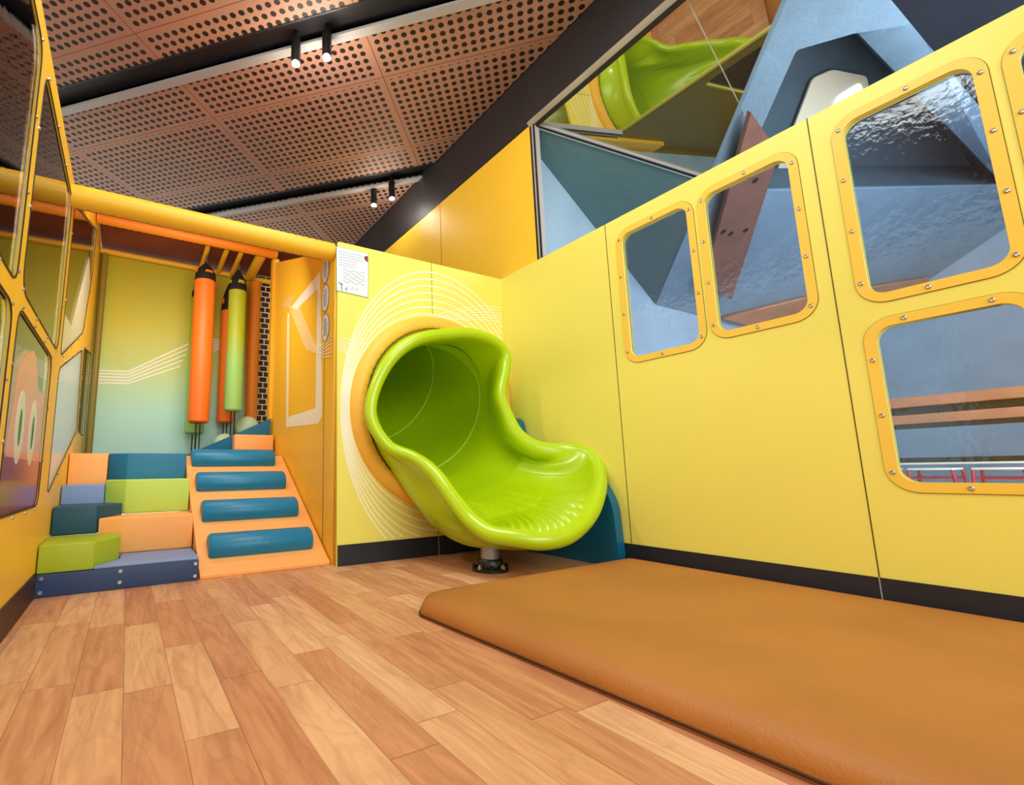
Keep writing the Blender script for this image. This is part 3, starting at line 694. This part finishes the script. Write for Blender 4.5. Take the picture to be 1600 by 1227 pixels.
# pencil shaped punching bags
def bag(x,y,z0,z1,r,mt,top,label):
    t=thing('punching_bag',label,'punching bag',(x,y,z0),'pencil shaped punching bags hanging in the tower')
    lathe('bag_body',[(r*.8,z0),(r*.97,z0+.012),(r,z0+.04),(r,z1-.01),(r*.99,z1)],(x,y,0),mt,t,36)
    lathe('band',[(r*1.01,z1),(r*1.02,z1+.005),(r*1.0,z1+.045),(r*.97,z1+.05)],(x,y,0),'blackfab',t,36)
    ch=top-.04-z1-.05
    lathe('cone_cap',[(r*.985,z1+.046),(r*.9,z1+.05+ch*.3),(r*.62,z1+.05+ch*.62),(r*.3,z1+.05+ch*.88),(.006,top-.03)],(x,y,0),'blackfab',t,36)
    for k in range(4):
        a=-math.pi/2+math.pi/2*k+.25; bm=bmesh.new(); vs=[]
        for rr,zz,ww in ((r*.985,z1+.058,.42),(r*.93,z1+.05+ch*.26,.34)):
            for q in range(7):
                aa=a-ww+2*ww*q/6; vs.append(bm.verts.new((x+(rr+.003)*math.cos(aa),y+(rr+.003)*math.sin(aa),zz)))
        for q in range(6): bm.faces.new((vs[q],vs[q+1],vs[q+8],vs[q+7]))
        link('cone_patch',me_from(bm),mt,t)
    tube('hanging_loop',[(x-.008,y,top-.07),(x-.006,y,top+.0),(x,y,top+.04),(x+.006,y,top),(x+.008,y,top-.07)],.004,'steel',t,8)
    for s_ in (-.014,.014): tube('anchor_cord',[(x+s_,y,z0+.01),(x+s_,y,.633)],.0045,'blackfab',t,8)
bag(.455,4.08,.895,2.055,.079,'bag_orange',2.25,'orange pencil shaped punching bag in front, with black cone tip')
bag(.46,4.36,.83,2.0,.075,'bag_green',2.24,'green punching bag almost hidden behind the front orange bag')
bag(.715,4.10,1.0,2.02,.071,'bag_green',2.25,'green to mint pencil shaped punching bag in front, right of the orange one')
bag(.70,4.36,.93,1.92,.070,'bag_orange',2.24,'orange punching bag almost hidden behind the front green bag')
# climbing net
net=thing('climbing_net','white knotted rope climbing net in a staggered pattern, behind the amber wall','net',(1.1,4.5,.64))
bm=bmesh.new(); x0,x1,z0,z1=.97,1.45,.66,2.42; hz=.052; rw=0; z=z0
while z<z1:
    tube_bm(bm,[(x0,4.52,z),(x1,4.52,z)],.0045,6)
    for k in range(8):
        x=x0+.075*(k+.5*(rw%2)); 
        if x<x1 and z+hz<z1: tube_bm(bm,[(x,4.52,z),(x,4.52,z+hz)],.0045,6)
    z+=hz; rw+=1
link('rope_mesh',me_from(bm),'white',net)
# ================================================================== stickers and notice
for k,(cx,cy) in enumerate(((509,422),(509,466),(509,512))):
    c=onx(cx,cy,1.0); lp=[(-c.y+.058*math.cos(a)*1.0,c.z+.084*math.sin(a)) for a in [2*math.pi*i/40 for i in range(40)]]
    s_=thing('oval_sticker','white oval rules sticker with fine lines on the amber wall, '+('topmost of three','middle of three','lowest of three')[k],'sticker',(.998,c.y,c.z),'oval stickers on the amber wall')
    plate('sticker_face',[lp],.002,frameM((.998,0,0),(0,-1,0),(0,0,1)),'paper',s_)
    plate('sticker_border',[offset(lp,.004),offset(lp,-.0005)],.003,frameM((.998,0,0),(0,-1,0),(0,0,1)),'ink',s_)
    ls=[]
    for j in range(7):
        zz=c.z+.05-.016*j; ww=.032*math.sqrt(max(.1,1-((zz-c.z)/.07)**2)); ls.append([(-c.y-ww+2*ww*t/10,zz+.003*math.sin(t*2.1+j*k)) for t in range(11)])
    ribbons('sticker_print',ls,.0035,frameM((.9965,0,0),(0,-1,0),(0,0,1)),'ink',s_)
no=thing('notice_sheet','white notice sheet with a dark red corner mark, top left of the slide wall','notice',(1.09,YB,1.68))
cr=[(.992,1.545),(1.19,1.535),(1.195,1.815),(.99,1.815)]
plate('sheet',[cr],.003,frameM((0,YB-.002,0),(1,0,0),(0,0,1)),'paper',no)
plate('sheet_edge',[offset(cr,.003),cr],.004,frameM((0,YB-.002,0),(1,0,0),(0,0,1)),mat('green_grey_edge',(120,140,110)),no)
fN=frameM((0,YB-.0036,0),(1,0,0),(0,0,1)); ls=[]
for j in range(6): ls.append([(1.0+.16*t/12,1.79-.017*j+.0025*math.sin(t*1.7+j)) for t in range(13 if j<3 else 10)])
for j in range(5): ls.append([(1.03+.14*t/12,1.68-.018*j+.006*math.sin(t*1.3+j*2)) for t in range(13)])
for j in range(3): ls.append([(1.06+.03*j+.008*math.cos(t*.8),1.572+.008*math.sin(t*.8)) for t in range(8)])
ribbons('sheet_writing',ls,.0022,fN,mat('pale_ink',(150,165,190)),no)
plate('corner_mark',[rpoly([(1.165,1.79),(1.192,1.80),(1.192,1.755),(1.17,1.77)],.008)],.0015,fN,'inkred',no)
ribbons('sketch_mark',[[(1.018,1.592),(1.024,1.55)],[(1.003,1.595),(1.03,1.585)],[(1.045,1.57),(1.055,1.553)]],.004,fN,mat('black_ink',(30,30,32)),no)
# ================================================================== ceiling spotlights
def spot(px_,py_,py2,lit,label,on):
    p=onz(px_,py_,ZC+.04); t=thing('ceiling_spotlight',label,'spotlight',(p.x,p.y,ZC),'black cylinder spotlights on the ceiling beams')
    lathe('mount',[(.02,-.0),(.02,.07)],(p.x,p.y,ZC-.02),'black',t,20)
    lathe('lamp_body',[(.026,-.17),(.03,-.168),(.03,-.003),(.026,0)],(p.x,p.y,ZC-.01),'black',t,28)
    lathe('lens',[(.006,-.012),(.024,-.006),(.026,0)],(p.x,p.y,ZC-.182),'bulb',t,24)
    l=bpy.data.lights.new('spot_glow','POINT'); l.energy=on; l.shadow_soft_size=.03; l.color=(1,.93,.8)
    o=bpy.data.objects.new('spot_glow',l); COL.objects.link(o); o.location=(p.x,p.y,ZC-.24)
spot(463,52,0,1,'black cylinder ceiling spotlight on the near beam, seen from the side',4)
spot(511,42,0,1,'bright glowing ceiling spotlight on the near beam, right of the dark cylinder',7)
spot(584,288,0,1,'small black cylinder ceiling spotlight on the far beam',3)
spot(612,277,0,1,'bright glowing ceiling spotlight at the end of the far beam',2.5)
# ================================================================== OUTSIDE THE RIGHT WALL: folded facade
nI=Vector((.6018,0,.7986)); PI0=Vector((2.275,2,2.835))
eI=Vector((.7986,0,-.6018))
fI=frameM(PI0,(0,1,0),eI)   # local (y-2, distance down the slope)
def toI(P): P=Vector(P)-PI0; return (P.y,P.dot(eI))
PA=onpl(842,195,PI0,nI); PBq=onpl(1085,272,PI0,nI); E1=onpl(1225,0,PI0,nI); E2=Vector((3.65,2.25,1.72))
E2=onpl(1028,471,PI0,nI); EX=E1+(E1-E2)*1.2
Lx=PA+(PBq-PA)*1.45
Ke=(E2-E1)
# intersection of L2 line and facet edge in local coordinates
def isect(a,b,c,d_):
    a,b,c,d_=map(Vector,(a,b,c,d_)); r_=b-a; s_=d_-c; k_=r_.x*s_.y-r_.y*s_.x; t=((c-a).x*s_.y-(c-a).y*s_.x)/k_; return tuple(a+r_*t)
X1=isect(toI(PA),toI(PBq),toI(E1),toI(E2))
top_y=toI(PA)[0]
tE=isect((0,0),(1,0),toI(E1),toI(E2))
glass=[(top_y,0.0),toI(PA),X1,toI(E1)]+([tE] if True else [])
gl=struct(plate('window_14',[glass],.01,fI,'mirror'))
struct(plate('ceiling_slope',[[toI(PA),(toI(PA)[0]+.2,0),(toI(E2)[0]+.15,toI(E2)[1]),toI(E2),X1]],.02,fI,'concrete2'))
# frames of the tilted glass
a=PA+Vector((0,.03,0)); dL=(PBq-PA).normalized()
bm=bmesh.new()
def bar(bm,p,q_,w,h,upv):
    p=Vector(p); q_=Vector(q_); t=(q_-p).normalized(); u_=Vector(upv); u_=(u_-u_.dot(t)*t).normalized(); s_=t.cross(u_)
    vs=[bm.verts.new(c+s_*a_*w/2+u_*b_*h/2) for c in (p,q_) for a_,b_ in ((-1,-1),(1,-1),(1,1),(-1,1))]
    for f_ in ((0,1,2,3),(7,6,5,4),(0,4,5,1),(1,5,6,2),(2,6,7,3),(3,7,4,0)): bm.faces.new([vs[i] for i in f_])
kk=[30]; X13=PI0+Vector((0,1,0))*X1[0]+eI*X1[1]
def framebar(p,q_,w,h,mt):
    bm=bmesh.new(); bar(bm,p,q_,w,h,nI); kk[0]+=1; return struct(link('trim_%d'%kk[0],me_from(bm),mt))
framebar(onpl(1075,2,PI0-nI*.006,nI),onpl(1170,192,PI0-nI*.006,nI),.004,.004,'frame')
framebar(Vector((XF,2.185,2.842)),Vector((XF,-2.4,2.842)),.05,.03,'frame')
framebar(Vector((XF+.004,2.13,2.808)),Vector((XF+.004,-2.4,2.808)),.028,.016,'gasket')
for o_,w_,mt in ((-.012,.008,'grey'),(0,.014,'gasket'),(.013,.008,'concrete')):
    sh_=Vector((0,o_*1.2,0)); framebar(PA-nI*.012+sh_,X13-nI*.012+sh_,w_,.02,mt)
for o_,w_,mt in ((-.006,.014,'gasket'),(-.022,.012,'grey'),(-.038,.016,'gasket'),(-.05,.006,'grey')):
    kk[0]+=1; struct(box('trim_%d'%kk[0],(XF-.004,XF+.03,2.185+o_-w_/2,2.185+o_+w_/2,1.86,2.84),mt))
# end wall (light concrete), facet F2 soffit, far wall, dark soffit
ce2=struct(prism('wall_concrete_end',[(2.33,2.27,0),(6.75,2.27,0),(6.75,2.27,E2.z),(E2.x,2.27,1.82),(2.33,2.27,2.9)],(0,.05,0),'concrete'))
n2=Vector((0,.81,1.44)).normalized(); P2q=Vector((E2.x,2.27,E2.z)); f2=frameM(P2q,(1,0,0),(0,-.8716,.4902))
def toF(x,y): P=onpl(x,y,P2q,n2)-P2q; return (P.x,P.dot(Vector((0,-.8716,.4902))))
ymax=toF(1457,78)[1]
hole=rpoly([toF(1240,76),toF(1330,50),toF(1428,34),toF(1566,288),toF(1190,296),toF(1170,235)],.02)
edgeTop=isect(toF(1225,0),toF(1028,471),(0,ymax),(1,ymax))
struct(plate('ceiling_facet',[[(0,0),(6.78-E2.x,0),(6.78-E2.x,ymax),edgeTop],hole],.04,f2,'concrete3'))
# recess above the opening
bk=[(p[0],p[1]) for p in hole]
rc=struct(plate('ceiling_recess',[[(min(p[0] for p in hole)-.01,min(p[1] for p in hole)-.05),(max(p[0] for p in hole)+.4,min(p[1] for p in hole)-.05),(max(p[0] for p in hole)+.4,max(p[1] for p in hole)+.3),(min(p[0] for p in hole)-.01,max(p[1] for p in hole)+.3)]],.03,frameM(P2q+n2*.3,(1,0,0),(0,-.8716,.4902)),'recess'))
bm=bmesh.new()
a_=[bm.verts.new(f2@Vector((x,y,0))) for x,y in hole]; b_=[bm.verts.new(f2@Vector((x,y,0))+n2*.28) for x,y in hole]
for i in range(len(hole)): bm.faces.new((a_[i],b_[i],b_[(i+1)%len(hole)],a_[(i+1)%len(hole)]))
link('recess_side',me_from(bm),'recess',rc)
P2r=P2q+n2*.27
def toF3(x,y): P=onpl(x,y,P2r,n2)-P2r; return (P.x,P.dot(Vector((0,-.8716,.4902))))
f3=frameM(P2r,(1,0,0),(0,-.8716,.4902))
plate('window_blind',[rpoly([toF3(1268,122),toF3(1300,108),toF3(1352,118),toF3(1356,135),toF3(1290,190),toF3(1200,300)],.03)],.02,f3,'beige',rc)
plate('window_glow',[rpoly([toF3(1305,150),toF3(1340,128),toF3(1346,140),toF3(1290,230),toF3(1240,300)],.02)],.024,frameM(P2r-n2*.01,(1,0,0),(0,-.8716,.4902)),'lit',rc)
# dark soffit beyond
yE=(P2q+Vector((0,-.8716,.4902))*ymax)
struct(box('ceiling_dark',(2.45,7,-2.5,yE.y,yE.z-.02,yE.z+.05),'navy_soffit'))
struct(box('wall_concrete_far',(6.75,6.81,-2.5,2.3,0,3.3),'concrete'))
P2s=P2q-n2*.045
struct(plate('trim_50',[[(onpl(x,y,P2s,n2)-P2s).dot(Vector((1,0,0))),(onpl(x,y,P2s,n2)-P2s).dot(Vector((0,-.8716,.4902)))] for x,y in ()] if 0 else [[((onpl(x,y,P2s,n2)-P2s).x,(onpl(x,y,P2s,n2)-P2s).dot(Vector((0,-.8716,.4902)))) for x,y in ((1128,496),(1262,464),(1450,434),(1450,458),(1262,500),(1185,512))]],.03,frameM(P2s,(1,0,0),(0,-.8716,.4902)),'wood_bar'))
# brown board standing in for the perforated ceiling's reflection, seen through window 2
q1,q2,q3,q4=[onpl(x,y,P2q-n2*.06,n2) for x,y in ((1168,172),(1212,235),(1140,465),(1095,440))]
bd=thing('reflection_board','reddish brown board with dark dots, standing in for a ceiling reflection, seen through the second window','board',tuple(q3))
prism('board',[q1,q2,q3,q4],-n2*.03,mat('red_brown_reflection',(122,86,76),.6,var=.15,vscale=8),bd)
for x,y in ((1172,275),(1180,282),(1130,362),(1142,365),(1165,360)):
    p=onpl(x,y,P2q-n2*.09,n2); hull_cyl('reflected_hole',p,-n2,.018,.003,'gasket',bd,12)
# bars, rail and stools outside seen through window 4
YL,YH=-1.6,1.9
def outbar(name,z0,z1,x0,x1,mt,label,cat): return tag(box(name,(x0,x1,YL,YH,z0,z1),mt,bev=.004),label,cat)
t=thing('bar_counter','long timber topped bar counter outside behind the right wall','counter',(4.85,0,0))
box('counter_top',(4.7,5.19,YL,YH,.885,.955),'wood_bar',t,bev=.004)
box('counter_front',(4.75,5.19,YL,YH,.83,.884),'gasket',t)
box('counter_shelf',(4.66,4.74,YL,YH,.765,.828),'wood_bar',t,bev=.004)
box('shelf_under_rail',(4.68,4.74,YL,YH,.735,.763),'gasket',t)  # black rail under the counter shelf
for yy in (-1.2,.2,1.5): box('leg',(4.9,4.96,yy,yy+.06,0,.735),'black',t)
box('bench_top',(4.62,5.1,-.9,1.42,.50,.535),'gasket',t); box('bench_edge',(4.61,4.62,-.9,1.42,.49,.502),'white',t)  # bench below the counter, kept as one of its parts
for yy in (-.8,.3,1.35): box('bench_bracket',(4.9,4.94,yy,yy+.03,.535,.735),'black',t)
def stool(x,y,label):
    t=thing('bar_stool',label,'stool',(x,y,0),'red metal stools outside the fourth window')
    box('seat',(x-.1,x+.1,y-.1,y+.1,.455,.468),'white',t,bev=.004)
    for sx in (-1,1):
        for sy in (-1,1): tube('leg',[(x+sx*.12,y+sy*.12,0),(x+sx*.095,y+sy*.095,.455)],.008,'red',t,10)
    for zz in (.2,.41):
        k_=.12-.025*zz/.455
        tube('stretcher',[(x-k_,y-k_,zz),(x+k_,y-k_,zz),(x+k_,y+k_,zz),(x-k_,y+k_,zz),(x-k_,y-k_,zz)],.006,'red',t,8)
for y_,w_ in ((1.30,'leftmost of four'),(1.03,'second from the left'),(.76,'third from the left'),(.49,'rightmost of four')):
    stool(4.35,y_,'red metal stool with pale seat outside, '+w_+' seen through the lower window')
S.frame_set(1)
